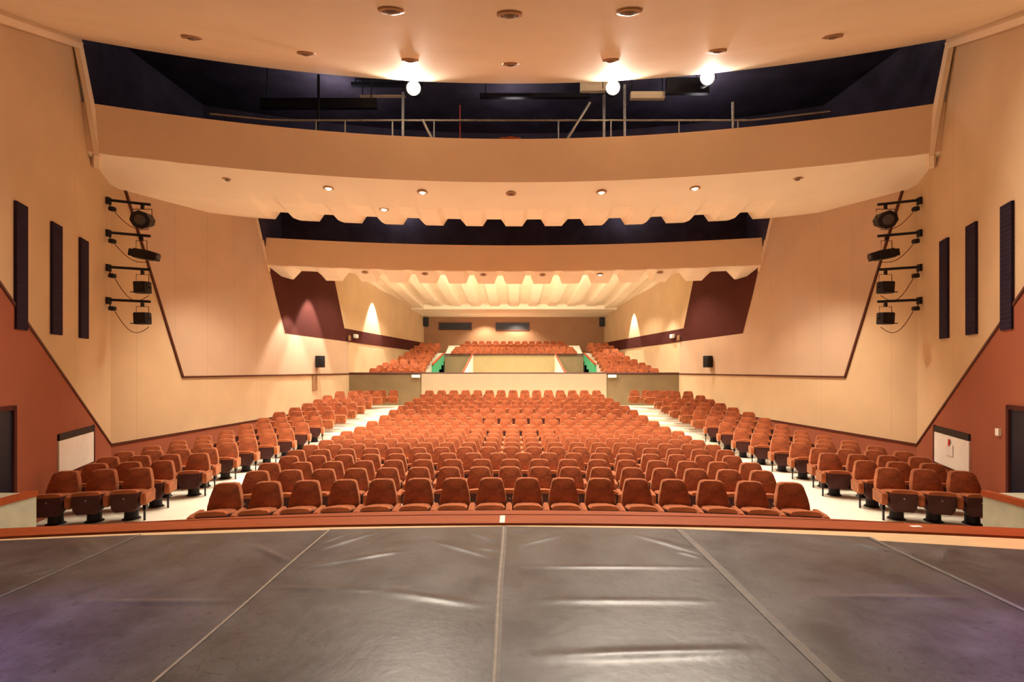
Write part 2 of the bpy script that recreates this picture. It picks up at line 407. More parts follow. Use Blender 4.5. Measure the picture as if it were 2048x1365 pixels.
# ---------------------------------------------------------------- stage
ZS = 1.0
def stage_xy(px, py):
    d = (H - ZS) * F / (py - CY); return Vector(((px - CX) / F * d, d))
RI = 30.0
sx = rng(-6.6, 6.6, 45)
struct(solid_grid('floor_stage', lambda x, t: (x, (arc(x, 5.0, RI) if t else -3.0), ZS - .004), sx, [0, 1], (0, 0, -.25), M_pale))
struct(solid_grid('stage_edge', lambda x, t: (x, arc(x, 5.03, RI) + .28 * t, ZS + .012), sx, [0, 1], (0, 0, -.30), M_wood), 'red-brown wooden border along the curved stage edge')
def lip(x, t):
    a = arc(x, 5.335, 29.2); b = 5.49 - .0268 * x * x
    return (x, a + max(.01, b - a) * t, ZS + .012)
struct(solid_grid('stage_lip', lip, rng(-4.1, 4.1, 31), [0, 1], (0, 0, -.12), M_wood), 'outer strip of the wooden stage edge')
struct(solid_grid('stage_front', lambda x, t: (x, arc(x, 5.24, RI), -.1 + t * (ZS + .05)), sx, [0, 1], (0, -.1, 0), M_trim), 'dark front wall of the stage')
for s, side in SIDES:
    xi = -5.97 if s < 0 else 5.86
    xo = s * 7.6
    g = struct(box('side_platform', ((xi + xo) / 2, 4.0, .47), (abs(xo - xi), 4.0, 1.22), M_grey), 'grey-green platform beside the stage on the %s' % side)
    box('edge_rail', (xi + s * .03, 4.0, 1.075), (.09, 4.02, .07), M_wood, g)

# vinyl dance floor: each roll is a sheet of its own, with its wrinkles raised
CREASE = [((625, 1105), (750, 1067), .007, .02), ((630, 1092), (700, 1067), .006, .018), ((600, 1137), (700, 1122), .006, .02), ((690, 1123), (800, 1105), .007, .02),
          ((505, 1092), (580, 1127), .007, .02), ((545, 1177), (760, 1184), .005, .02), ((760, 1184), (975, 1215), .010, .025), ((140, 1206), (475, 1206), .005, .022),
          ((860, 1082), (995, 1120), .007, .02), ((935, 1065), (995, 1085), .006, .018), ((960, 1098), (998, 1104), .005, .015), ((1024, 1097), (1124, 1072), .006, .018), ((1016, 1068), (1060, 1060), .005, .016),
          ((1264, 1070), (1404, 1110), .008, .022), ((1310, 1080), (1400, 1103), .006, .016), ((1350, 1104), (1400, 1117), .005, .015), ((1024, 1135), (1419, 1137), .006, .02), ((1069, 1203), (1429, 1205), .009, .024),
          ((1069, 1316), (1514, 1303), .016, .028), ((1619, 1195), (1964, 1199), .006, .02), ((1639, 1077), (1800, 1107), .008, .025), ((1700, 1085), (1800, 1112), .005, .018),
          ((140, 1085), (175, 1115), .008, .03), ((165, 1080), (205, 1108), .007, .03), ((1790, 1095), (1830, 1112), .006, .02), ((1880, 1130), (1900, 1095), .008, .03)]
CR = []
for a, b, h, w in CREASE:
    CR.append((stage_xy(*a), stage_xy(*b), h * (1.25 if h < .009 else .85), w * 1.7))
def crease(x, y):
    z = 0
    for a, b, h, w in CR:
        ab = b - a; L2 = ab.length_squared; t = ((x - a.x) * ab.x + (y - a.y) * ab.y) / L2
        if -.05 < t < 1.05:
            tc = max(0, min(1, t)); dx, dy = x - a.x - ab.x * tc, y - a.y - ab.y * tc
            q = (dx * dx + dy * dy) / (w * w)
            if q < 9: z += h * math.exp(-q) * math.sin(math.pi * max(.02, min(.98, tc))) ** .6
    return z
SEAM = [-5.42, -3.65, -1.86, -.1, 1.67, 3.42, 5.25]
FRONT = [4.46, 4.70, 4.86, 4.955, 4.88, 4.64, 4.28]
LAB = ['black vinyl dance floor sheet at the far left side of the stage', 'black vinyl dance floor sheet, second from the left, with one long crease', 'black vinyl dance floor sheet just left of the centre tape line',
       'black vinyl dance floor sheet just right of the centre tape line with broad ridges', 'black vinyl dance floor sheet, second from the right, beside the wide grey tape', 'black vinyl dance floor sheet at the far right side of the stage']
ys = rng(-2.0, 2.2, 8)[:-1]
y = 2.2
while y < 4.99: ys.append(y); y += .012 if y > 2.35 else .05
for i in range(6):
    a, b = SEAM[i] + .003, SEAM[i + 1] - .003
    xs = rng(a, b, 90)
    def pf(x, i=i): return interp(x, SEAM, FRONT) - (.10 if i == 5 else 0) - (.02 if i == 1 else 0)
    V = []; Fc = []; ny = len(ys)
    for x in xs:
        fr = pf(x)
        for y in ys:
            yy = y if y < 2.2 else 2.2 + (y - 2.2) * (fr - 2.2) / (ys[-1] - 2.2)
            V.append((x, yy, ZS + .004 + (crease(x, yy) if yy > 2.2 else 0)))
    for p in range(len(xs) - 1):
        for q in range(ny - 1): Fc.append((p * ny + q, (p + 1) * ny + q, (p + 1) * ny + q + 1, p * ny + q + 1))
    o = mesh('dance_floor_sheet', V, Fc, M_vinyl, None, 60)
    tag(o, LAB[i], 'floor sheet', 'vinyl sheets on the stage')
def tape(name, x, w, m, y1, label, z=.0065, y0=-1.9):
    n = 40; V = []; Fc = []
    for k in range(n):
        yy = y0 + (y1 - y0) * k / (n - 1)
        wob = .004 * math.sin(yy * 3.1 + x)
        V += [(x - w / 2 + wob, yy, ZS + z), (x + w / 2 + wob, yy, ZS + z)]
    for k in range(n - 1): Fc.append((2 * k, 2 * k + 1, 2 * k + 3, 2 * k + 2))
    o = mesh(name, V, Fc, m); mo = o.modifiers.new('s', 'SOLIDIFY'); mo.thickness = .002; mo.offset = 1
    return tag(o, label, 'tape', 'tape lines between the vinyl sheets')
tape('floor_tape', -.10, .05, M_tape, 4.95, 'wide grey tape along the centre seam of the stage floor')
o = tape('floor_tape', -.108, .014, M_tape2, 4.95, 'narrow beige line on the grey centre tape', .009)
tape('floor_tape', 1.67, .065, M_tape, 4.87, 'wide grey tape on the seam right of the centre')
tape('floor_tape', -1.86, .018, M_tape2, 4.86, 'narrow beige tape on the seam left of the centre')
tape('floor_tape', -3.65, .02, M_tape, 4.70, 'thin grey tape on the leftmost stage seam')
tape('floor_tape', 3.42, .04, M_tape, 4.63, 'grey tape on the rightmost stage seam')
tag(box('tape_mark', (-.125, 5.16, ZS + .014), (.055, .25, .003), M_whitetape), 'white tape strip stuck across the wooden stage edge at the centre', 'tape')
tag(box('tape_mark', (4.12, 4.92, ZS + .014), (.10, .05, .003), M_whitetape), 'scrap of white tape on the wooden stage edge near the right platform', 'tape')

# ---------------------------------------------------------------- parapet and raised tiers behind it
RP, ZP = 25.35, 2.41
xs_c = 4.85
pc = struct(solid_grid('wall_parapet', lambda x, t: (x, arc(x, RP, 60), .4 + (ZP - .4) * t), rng(-xs_c, xs_c, 21), [0, 1], (0, .15, 0), M_cream2))
for s, side in SIDES:
    struct(solid_grid('wall_parapet_%s' % side, lambda u, t: (s * (xs_c + u * 3.9), arc(xs_c, RP, 60) + .04 - u * .55, .4 + (ZP - .4) * t), rng(0, 1, 6), [0, 1], (0, .15, 0), M_olive))
bm = bmesh.new()
P = [(-8.75, arc(xs_c, RP, 60) - .49, ZP + .02)] + [(x, arc(x, RP, 60) + .05, ZP + .02) for x in rng(-xs_c, xs_c, 21)] + [(8.75, arc(xs_c, RP, 60) - .49, ZP + .02)]
tube(bm, P, .06, 6)
tn += 1; struct(from_bm('trim_%d' % tn, bm, M_trim))
struct(box('floor_tier', (0, 29.2, 1.1), (16.4, 7.2, .2), M_floor))
DX = 32.5; XB, XW, ZB = 2.75, 4.70, 3.68
struct(box('wall_tier_front', (0, DX + .08, 2.3), (2 * XB, .16, 2.6), M_tier))
struct(box('wall_tier_cap', (0, DX - .02, ZB - .02), (2 * XW + .2, .22, .10), M_trim))
struct(box('floor_tier_rear', (0, 35.6, 2.3), (2 * XW, 6.0, 1.2), M_floor))
for s, side in SIDES:
    struct(box('wall_stairwell_%s' % side, (s * (XB + XW) / 2, DX + .1, 2.3), (XW - XB, .16, 2.6), M_olive))
    bm = bmesh.new(); prism(bm, [(DX, 1.1), (DX, ZB), (28.2, 2.92), (28.2, 1.1)], 'x', s * XW, s * (XW + .14))
    g = struct(from_bm('wall_stairwell_side_%s' % side, bm, M_green))
    pipe('handrail', [(s * (XW + .05), DX, ZB + .05), (s * (XW + .05), 28.1, 2.95)], .07, M_wood, g, 6)
    prof = [(DX, 1.1), (DX, ZB - .03), (29.5, 3.06), (27.0, 2.56), (26.2, 2.43), (25.6, 2.40), (25.6, 1.1)]
    bm = bmesh.new(); prism(bm, prof, 'x', s * XB, s * (XB + .12))
    g = struct(from_bm('wall_balustrade_%s' % side, bm, M_white))
    pipe('handrail', [(s * (XB + .06), y, z + .03) for y, z in prof[1:6]] + [(s * (XB + .5), 25.5, 2.41)], .06, M_wood, g, 6)

# ---------------------------------------------------------------- seats
def seat_meshes():
    out = {}
    def fin(key, bm, m, sm=45):
        me = bpy.data.meshes.new(key); bmesh.ops.recalc_face_normals(bm, faces=bm.faces); bm.to_mesh(me); bm.free(); me.materials.append(m)
        for p in me.polygons: p.use_smooth = True
        me.set_sharp_from_angle(angle=math.radians(sm)); out[key] = me
    # tapered, round-cornered backrest
    bm = bmesh.new()
    prof = [(-.222, .36), (.222, .36), (.238, .46), (.240, .55), (.222, .64), (.176, .81), (.168, .835), (.148, .850), (.09, .857), (-.09, .857), (-.148, .850), (-.168, .835), (-.176, .81), (-.222, .64), (-.240, .55), (-.238, .46)]
    prism(bm, prof, 'y', -.055, .055)
    bmesh.ops.bevel(bm, geom=[e for e in bm.edges if abs(e.verts[0].co.y - e.verts[1].co.y) < 1e-5], offset=.022, segments=3, affect='EDGES', profile=.6)
    for v in bm.verts:
        v.co.y += -.02 - (.855 - v.co.z) * .25
        if v.co.y < -.06 - (.855 - v.co.z) * .25: v.co.y += .012 * (1 - (v.co.x / .22) ** 2)      # hollowed front
    fin('backrest', bm, M_velvet)
    # half-tipped seat: a velvet pad whose top slopes up to the front, on a deep dark shell with a rounded belly
    secs = [(-.14, .485, .37, .195), (-.30, .515, .25, .207), (-.46, .55, .20, .213), (-.575, .578, .19, .213), (-.60, .566, .205, .208)]
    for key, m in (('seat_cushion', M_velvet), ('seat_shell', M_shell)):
        bm = bmesh.new(); rings = []
        for y, zt, zb, hw in secs:
            w2 = hw * .80; h = zt - zb; zm = zt - .05
            if key == 'seat_cushion':
                pts = [(-hw, zm), (-hw - .004, zt - .03), (-hw + .03, zt), (-hw * .4, zt + .012), (hw * .4, zt + .012), (hw - .03, zt), (hw + .004, zt - .03), (hw, zm)]
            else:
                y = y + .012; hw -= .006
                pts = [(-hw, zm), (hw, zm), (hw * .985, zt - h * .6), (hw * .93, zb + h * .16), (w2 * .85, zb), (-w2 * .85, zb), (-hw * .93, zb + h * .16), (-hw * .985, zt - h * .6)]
            rings.append([bm.verts.new((x, y, z)) for x, z in pts])
        n = len(rings[0])
        for i in range(len(rings) - 1):
            for k in range(n): bm.faces.new((rings[i][k], rings[i][(k + 1) % n], rings[i + 1][(k + 1) % n], rings[i + 1][k]))
        bm.faces.new(rings[0][::-1]); bm.faces.new(rings[-1])
        fin(key, bm, m, 60)
    bm = bmesh.new(); lathe(bm, [(.013, 0), (.013, .004)], 8, Matrix.Translation((0, -.5865, .43)) @ Matrix.Rotation(math.pi / 2, 4, 'X'))
    fin('number_plate', bm, M_steel)
    # armrest
    bm = bmesh.new()
    prism(bm, [(-.205, .30), (-.19, .51), (-.50, .515), (-.555, .50), (-.575, .46), (-.57, .33), (-.54, .29)], 'x', -.046, .046)
    bmesh.ops.bevel(bm, geom=[e for e in bm.edges if abs(e.verts[0].co.x - e.verts[1].co.x) < 1e-5], offset=.016, segments=2, affect='EDGES')
    fin('armrest', bm, M_velvet)
    bm = bmesh.new()
    rings = []
    for z, hx, hy in [(0, .14, .14), (.02, .14, .14), (.035, .11, .09), (.30, .10, .07)]:
        rings.append([bm.verts.new((hx * math.cos(a), -.33 + hy * math.sin(a), z)) for a in [2 * math.pi * (k + .5) / 10 for k in range(10)]])
    for i in range(3):
        for k in range(10): bm.faces.new((rings[i][k], rings[i][(k + 1) % 10], rings[i + 1][(k + 1) % 10], rings[i + 1][k]))
    bm.faces.new(rings[0][::-1]); bm.faces.new(rings[-1])
    fin('pedestal', bm, M_ped)
    bm = bmesh.new(); bbox(bm, (0, -.50, .15), (.025, .03, .30)); bbox(bm, (0, -.47, .25), (.05, .09, .10))
    fin('aisle_leg', bm, M_ped)
    return out
SM = seat_meshes()
def solve_x(px, rho):
    X = (px - CX) / F; d = rho
    for _ in range(30): d = rho - (X * d) ** 2 / (2 * RS)
    return X * d
CPX = [(457, 1578), (516, 1522), (540, 1500), (579, 1463), (593, 1450), (622, 1425), (653, 1395), (677, 1370), (694, 1356), (721, 1329), (745, 1307), (770, 1285), (789, 1265), (806, 1249), (819, 1230), (835, 1217), (849, 1200), (859, 1193)]
ORD = 'zero first second third fourth fifth sixth seventh eighth ninth tenth eleventh twelfth thirteenth fourteenth fifteenth sixteenth seventeenth eighteenth nineteenth twentieth twenty-first'.split()
def rowname(k): return 'front' if k == 0 else ORD[k + 1]
SEATS = []      # (x, y, z, rz, label, group, arms, leg)
for i, (l, r) in enumerate(CPX):
    rho = ROWD[i]; x0, x1 = solve_x(l, rho), solve_x(r, rho)
    n = int((x1 - x0) / .554) + 1
    for j in range(n):
        x = x0 + (x1 - x0) * j / (n - 1)
        SEATS.append((x, arc(x, rho, RS), ROWZ[i], -math.atan(x / RS) * -1 * -1, 'rust velvet theatre seat, %s from the left in the %s row of the centre block' % (ORD[j + 1], rowname(i)),
                      'seats of the centre block', 3 if j == n - 1 else 1, 0, (x1 - x0) / (n - 1)))
LPX = [282, 327, 389, 418, 459, 499, 539, 574.6, 605, 632, 657.6, 683, 703, 720, 734.5, 755, 787]
for s, side in SIDES:
    for k, px in enumerate(LPX):
        rho = ROWD[k + 2] if k < 16 else ROWD[18] - .15
        x0 = -solve_x(px, rho)
        n = 3 if k < 2 else 4
        for j in range(n):
            x = s * (x0 + .546 * j - (.1 if k == 2 else 0))
            arms = 1 if (j < n - 1 or s < 0) else 3
            if s < 0: arms = 3 if j == 0 else 1
            SEATS.append((x, arc(x, rho, RS), ROWZ[k + 2], -math.atan(x / RS), 'rust velvet theatre seat, %s from the aisle in the %s row of the %s block' % (ORD[j + 1], rowname(k), side),
                          'seats of the %s block' % side, arms, (-1 if s > 0 else 1) if j == 0 else 0, .555))
REAR = []
tier = [(33.4, 3.94, 16), (34.4, 4.12, 16), (35.4, 4.32, 16), (36.4, 4.55, 15), (37.4, 4.84, 14)]
for d, zt, n in tier:
    for j in range(n): REAR.append(((j - (n - 1) / 2) * .555, d, zt - .85, 0))
SIDE_T = [(26.8, 737, 747, 835), (27.7, 731, 761, 840), (28.7, 725.6, 772, 845), (29.6, 719, 788, 848), (30.6, 712.5, 803, 853), (31.5, 705, 815, 858), (32.5, 698, 826, 863), (33.4, 692, 834, 868), (34.4, 686.5, 845, 874)]
for s, side in SIDES:
    for d, py, pa, pb in SIDE_T:
        xa, xb = (CX - pa) / F * d, (CX - pb) / F * d; n = round((xa - xb) / .56) + 1
        zt = H - (py - CY) / F * d
        for j in range(n):
            x = s * (xa + (xb - xa) * j / (n - 1)); REAR.append((x, d, zt - .85, -math.atan(x / 40)))
SEATS.sort(key=lambda t: t[0] ** 2 + t[1] ** 2)
near, far = SEATS[:300], SEATS[300:]
for x, y, z, rz, lab, grp, arms, leg, sp in near:
    t = thing('theatre_seat', lab, 'seat', (x, y, z), rz, grp)
    def part(key, dx=0):
        o = bpy.data.objects.new(key, SM[key]); C.objects.link(o); o.parent = t; o.location = (dx, 0, 0); return o
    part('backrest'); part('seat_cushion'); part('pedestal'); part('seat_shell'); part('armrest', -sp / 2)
    if arms == 3: part('armrest', sp / 2)
    if leg: part('aisle_leg', leg * sp / 2)
    if y < 9.3:
        pl = part('number_plate'); pl.parent = [c for c in t.children if c.name.startswith('seat_shell')][0]
bm = bmesh.new()
def lowseat(x, y, z, rz, scale=1):
    M = Matrix.Translation((x, y, z)) @ Matrix.Rotation(rz, 4, 'Z')
    n0 = len(bm.verts)
    vs = prism(bm, [(-.225, .36), (.225, .36), (.25, .50), (.21, .76), (.16, .85), (-.16, .85), (-.21, .76), (-.25, .50)], 'y', -.055, .055)
    for v in vs: v.co.y += -.02 - (.855 - v.co.z) * .25
    w = prism(bm, [(-.13, .485), (-.55, .575), (-.60, .55), (-.56, .24), (-.25, .28), (-.13, .37)], 'x', -.21, .21)
    a = prism(bm, [(-.10, .30), (-.10, .51), (-.52, .515), (-.575, .47), (-.55, .29)], 'x', -.311, -.24)
    for v in vs + w + a: v.co = M @ v.co
for t in far: lowseat(*t[:4])
for t in REAR: lowseat(*t)
st = from_bm('theatre_seating', bm, M_velvet)
tag(st, 'rust velvet seats of the rearmost stalls rows and the raised tiers behind the parapet', 'seats', None, 'stuff')

# stepped floor of the raised side tiers and their pale aisles
for s, side in SIDES:
    bm = bmesh.new()
    for d, py, pa, pb in SIDE_T + [(35.4, 684, 0, 0)]:
        zt = H - (py - CY) / F * d - .85
        bbox(bm, (s * 6.7, d + (1.3 if d > 35 else .05), zt - .5), (4.0, .95 if d < 35 else 3.5, 1.0))
    struct(from_bm('floor_tier_%s' % side, bm, M_floor))
    bm = bmesh.new()
    for k in range(8): bbox(bm, (s * 4.55, 33.3 + k * .45, 2.75 + .17 * k), (.8, .47, 1.0))
    struct(from_bm('floor_steps_%s' % side, bm, M_floor))

# ---------------------------------------------------------------- wall slots, doors, boards
wn = 0
for s, side in SIDES:
    for px0, px1 in ((27, 50), (100, 120), (157, 173)):
        d0, d1 = wall_px(px0), wall_px(px1); wn += 1
        w = struct(wallslab('window_%d' % wn, s, [(d0, 3.28), (d1, 3.28), (d1, 5.36), (d0, 5.36)], M_slot, .042, .042))
        bm = bmesh.new()
        for k in range(26):
            z = 3.30 + k * .08
            a = [W(s, d0 + .02, z, .043), W(s, d1 - .02, z, .043), W(s, d1 - .02, z + .01, .049), W(s, d0 + .02, z + .01, .049)]
            f = [bm.verts.new(p) for p in a]; g = [bm.verts.new(p + Vector((0, 0, .012))) for p in a]
            bm.faces.new(f); bm.faces.new(g[::-1])
            for q in range(4): bm.faces.new((f[q], g[q], g[(q + 1) % 4], f[(q + 1) % 4]))
        from_bm('louvre', bm, M_slot, w)
    dn = 1 if s < 0 else 2
    dd = 7.72 if s < 0 else 7.86
    g = struct(wallslab('door_%d' % dn, s, [(dd - 1.7, -.3), (dd - .06, -.3), (dd - .06, 1.98), (dd - 1.7, 1.98)], M_door, .03, .03))
    wallstrip('door_frame', s, [(dd - 1.75, 2.01), (dd - .03, 2.01), (dd - .03, -.3)], .07, M_maroon, .06, g)
    d0, d1 = wall_px(113), wall_px(184)
    t = thing('wall_board', 'white panel with a dark header low on the %s wall%s' % (side, '' if s < 0 else ', a paper pinned to it'), 'board', W(s, (d0 + d1) / 2, .61, .03))
    def on(o, t=t): o.parent = t; o.matrix_parent_inverse = Matrix.Translation(-t.location)
    on(wallslab('panel', s, [(d0, .61), (d1, .61), (d1, 1.27), (d0, 1.27)], M_white, .04, .028))
    on(wallslab('header', s, [(d0, 1.27), (d1, 1.27), (d1, 1.40), (d0, 1.40)], M_black, .045, .033))
    on(wallstrip('side_edge', s, [(d1, .61), (d1, 1.40)], .04, M_trim, .05))
    on(wallstrip('bottom_edge', s, [(d0, .60), (d1, .60)], .03, M_trim, .05))
dq = wall_px(2056 - 1905)
tag(wallslab('paper_notice', 1, [(dq - .14, .86), (dq + .14, .86), (dq + .14, 1.10), (dq - .14, 1.10)], M_paper, .052, .004), 'white paper notice pinned on the white panel of the right wall', 'paper')
tag(wallslab('paper_tag', 1, [(dq - .03, 1.06), (dq + .05, 1.06), (dq + .05, 1.2), (dq - .03, 1.2)], M_red, .057, .003), 'small red tag above the paper notice on the right white panel', 'paper')
d = wall_px(2056 - 2001)
tag(wallslab('wall_switch', 1, [(d - .05, 1.50), (d + .05, 1.50), (d + .05, 1.62), (d - .05, 1.62)], M_white, .05, .04), 'small white box on the rust wall beside the right door', 'switch')

# ---------------------------------------------------------------- lighting bars and stage lights on the side walls
FIX = ['fresnel', 'profile', 'flood', 'flood']
BARZ = [6.6, 5.84, 5.03, 4.26]
PLACE = ['top', 'second', 'third', 'lowest']
KIND = {'fresnel': 'round black spotlight with a grey lens', 'profile': 'long black spotlight tilted sideways', 'flood': 'small square black stage lamp'}
for s, side in SIDES:
    q = math.hypot(1, SA)
    for k in range(4):
        base = W(s, 11.23, BARZ[k], .02); dirv = Vector((-s * 1 / q, SA / q, 0)); end = base + dirv * .84
        t = thing('lighting_bar', 'black steel lighting bar, %s of four on the %s wall' % (PLACE[k], side), 'bar', base, 0, 'lighting bars on the walls')
        pipe('pole', [(0, 0, 0), dirv * .84], .032, M_black, t, 10)
        box('wall_bracket', (dirv.x * .03, dirv.y * .03, -.02), (.06, .10, .16), M_black, t)
        box('socket', (dirv.x * .10, dirv.y * .10, -.20), (.12, .12, .10), M_black, t, None, .02)
        pipe('stay', [dirv * .04 + Vector((0, 0, -.05)), dirv * .07 + Vector((0, 0, -.18))], .012, M_black, t, 6)
        f = FIX[k]
        hang = base + dirv * (.68 if k != 1 else .66)
        lab = {0: 'round black spotlight with grey lens under the top bar of the %s wall', 1: 'long tilted black spotlight under the second bar of the %s wall',
               2: 'small square black lamp under the third bar of the %s wall', 3: 'small square black lamp under the lowest bar of the %s wall'}[k] % side
        L = thing('stage_light', lab, 'stage light', hang, 0, 'stage lights on the wall bars')
        box('clamp', (0, 0, -.083), (.05, .06, .095), M_black, L)
        if f == 'fresnel':
            yk = [(-.225, 0, -.36), (-.225, 0, -.13), (.225, 0, -.13), (.225, 0, -.36)]
            pipe('yoke', yk, .010, M_trim, L, 6)
            M = Matrix.Translation((0, .04, -.38)) @ Matrix.Rotation(math.radians(104), 4, 'X') @ Matrix.Rotation(s * math.radians(-14), 4, 'Y')
            bm = bmesh.new(); lathe(bm, [(.10, -.22), (.17, -.20), (.19, -.10), (.20, .10), (.215, .16), (.215, .20), (.15, .19)], 8, M)
            from_bm('housing', bm, M_black, L, 30)
            bm = bmesh.new(); lathe(bm, [(.12, .185), (.12, .20), (.06, .225)], 16, M); from_bm('lens', bm, M_lens, L, 50)
        elif f == 'profile':
            yk = [(-.13, 0, -.42), (-.13, 0, -.13), (.13, 0, -.13), (.13, 0, -.42)]
            pipe('yoke', yk, .009, M_trim, L, 6)
            R = Matrix.Translation((-s * .05, 0, -.46)) @ Matrix.Rotation(s * math.radians(-10), 4, 'Y')
            bm = bmesh.new(); vs = bbox(bm, (0, 0, 0), (.40, .22, .22), None, .02)
            vs2 = bbox(bm, (-s * .25, 0, -.005), (.20, .18, .19), None, .02); vs3 = bbox(bm, (s * .26, 0, 0), (.10, .19, .17), None, .02)
            for v in bm.verts: v.co = R @ v.co
            from_bm('housing', bm, M_black, L, 40)
            bm = bmesh.new(); lathe(bm, [(.07, 0), (.07, .02)], 14, R @ Matrix.Translation((-s * .35, 0, 0)) @ Matrix.Rotation(-s * math.pi / 2, 4, 'Y')); from_bm('lens', bm, M_lens, L, 40)
        else:
            dz = -.44 if k == 2 else -.41
            yk = [(-.15, 0, dz), (-.15, 0, -.13), (.15, 0, -.13), (.15, 0, dz)]
            pipe('yoke', yk, .008, M_trim, L, 6)
            rot = Matrix.Rotation(math.radians(4), 3, 'X')
            bm = bmesh.new(); bbox(bm, (0, 0, dz), (.29, .24, .29), rot, .03); bbox(bm, (0, -.10, dz - .13), (.26, .22, .02), rot)
            from_bm('housing', bm, M_black, L, 40)
            bm = bmesh.new(); bbox(bm, Vector((0, 0, dz)) + rot @ Vector((0, -.125, 0)), (.22, .012, .22), rot); from_bm('lens', bm, M_glass, L)
            pipe('adjusting_knob', [(-.21, 0, dz), (.21, 0, dz)], .013, M_black, L, 6)
        # hanging lead back to the bar's socket
        a = hang + Vector((.02, .12, -.60 if k else -.56)); b = base + dirv * .12 + Vector((0, -.02, -.26))
        pts = []
        for i in range(13):
            u = i / 12; p = a.lerp(b, u); p.z -= .30 * math.sin(math.pi * u) * (1 if k > 1 else .5); p.y += .06; pts.append(p)
        c = pipe('power_cable', pts, .009, M_trim, None, 6)
        tag(c, 'thin dark cable looping from the lamp of the %s bar on the %s wall' % (PLACE[k], side), 'cable', 'cables of the stage lights')
    # wall speakers
    d0, d1 = wall_px(623), wall_px(641)
    t = thing('wall_speaker', 'black loudspeaker box on the cream %s wall' % side, 'speaker', W(s, (d0 + d1) / 2, 2.75, .02))
    c = W(s, (d0 + d1) / 2, 2.98, .17) - t.location
    rot = Matrix.Rotation(s * math.radians(28), 3, 'Z')
    box('cabinet', c, (.34, .30, .52), M_black, t, rot, .02)
    box('grille', c + rot @ Vector((0, -.155, 0)), (.29, .014, .46), M_glass, t, rot)
    box('bracket', W(s, (d0 + d1) / 2, 2.98, .03) - t.location, (.08, .12, .12), M_black, t)
    # small white boxes on the maroon band
    d0 = 24.9
    t = thing('emergency_light', 'white twin emergency light on the maroon band of the %s wall' % side, 'light', W(s, d0, 4.3, .02))
    box('case', W(s, d0 + .3, 4.38, .14) - t.location, (.16, .40, .20), M_white, t, None, .02)
    box('sensor', W(s, d0 - .45, 4.24, .12) - t.location, (.10, .20, .26), M_ring, t, None, .02)
    x = s * 7.06
    t = thing('wall_speaker', 'small black loudspeaker high in the %s corner of the back wall' % side, 'speaker', (x - s * .02, DB - .05, 6.2))
    box('cabinet', (0, -.15, .25), (.38, .30, .70), M_black, t, None, .02)
    box('grille', (0, -.305, .25), (.32, .014, .62), M_glass, t)
d0, d1 = wall_px(624), wall_px(633)
tag(wallslab('cable_cover', -1, [(d0, 1.72), (d1, 1.72), (d1, 2.36), (d0, 2.36)], M_backwall, .04, .035), 'flat brown strip on the left wall below the black loudspeaker', 'strip')
# lit signs under the parapet rail
for s, px, side in ((-1, 832, 'left'), (1, 1224, 'right')):
    dd = arc(4.9, RP, 60) + .0; x = (px - CX) / F * dd
    t = thing('exit_sign', 'small white lit sign under the parapet rail on the %s' % side, 'sign', (x, dd, 2.2))
    box('case', (0, -.05, .08), (.44, .12, .16), M_white, t, None, .015)
    box('face', (0, -.115, .08), (.38, .008, .11), M_exit, t)

# projection windows in the back wall
for k, (a, b, y0, y1) in enumerate(((878, 943, 646, 660), (992, 1058, 646, 661))):
    p, q = pt(a, y1, DB), pt(b, y0, DB); wn += 1
    w = struct(box('window_%d' % wn, ((p.x + q.x) / 2, DB - .01, (p.z + q.z) / 2), (q.x - p.x, .05, q.z - p.z), M_glass))
    bm = bmesh.new(); fw = .07
    for cx, cz_, sx_, sz_ in (((p.x + q.x) / 2, q.z, q.x - p.x + fw, fw), ((p.x + q.x) / 2, p.z, q.x - p.x + fw, fw), (p.x, (p.z + q.z) / 2, fw, q.z - p.z), (q.x, (p.z + q.z) / 2, fw, q.z - p.z)):
        bbox(bm, (cx, DB - .03, cz_), (sx_, .08, sz_))
    from_bm('window_frame', bm, M_trim, w)

# ---------------------------------------------------------------- downlights
def hit(px, py, surf, r0, r1):
    """Where the line of sight through a pixel meets an underside given as z(x, d)."""
    prev = None
    for k in range(400):
        d = r0 + (r1 - r0) * k / 399; p = pt(px, py, d)
        g = p.z - surf(p.x, d)
        if prev is not None and prev < 0 <= g: return p
        prev = g
    return None
def s_front(x, d): return z_front(d + x * x / (2 * RC))
def s_one(x, d):
    r = d + x * x / (2 * 32); rr = max(11.95, r); return sof1(x * 24.1 / (rr + 6), rr)[2]
def downlight(p, lit, label, group, rad=.11, tilt=0):
    t = thing('ceiling_downlight', label, 'ceiling light', p, 0, group); t.rotation_euler.x = tilt
    bm = bmesh.new(); lathe(bm, [(rad, .03), (rad * 1.25, .0), (rad * 1.25, -.025), (rad * .85, -.03), (rad * .8, .01)], 18); from_bm('ring', bm, M_ring, t, 40)
    bm = bmesh.new(); lathe(bm, [(rad * .78, .0), (rad * .75, -.02), (rad * .4, -.05), (.01, -.055)], 16); from_bm('bulb', bm, M_on if lit else M_off, t, 50)
for px, py, lab in [(782, 18, 'left one of the foremost ceiling row'), (1019, 26, 'middle one of the foremost ceiling row'), (1258, 20, 'right one of the foremost ceiling row'),
                    (383, 73, 'by the left end of the dark void'), (612, 105, 'second from the left above the dark void'), (820, 119, 'above the left floodlamp'), (1021, 127, 'midway above the dark void'),
                    (1222, 119, 'above the middle floodlamp'), (1435, 100, 'above the right floodlamp'), (1665, 71, 'by the right end of the dark void')]:
    p = hit(px, py, s_front, 3.5, 11.5)
    if p: downlight(p - Vector((0, 0, .0)), False, 'unlit brass downlight in the front ceiling, ' + lab, 'downlights of the front ceiling', .12, math.atan(.45))
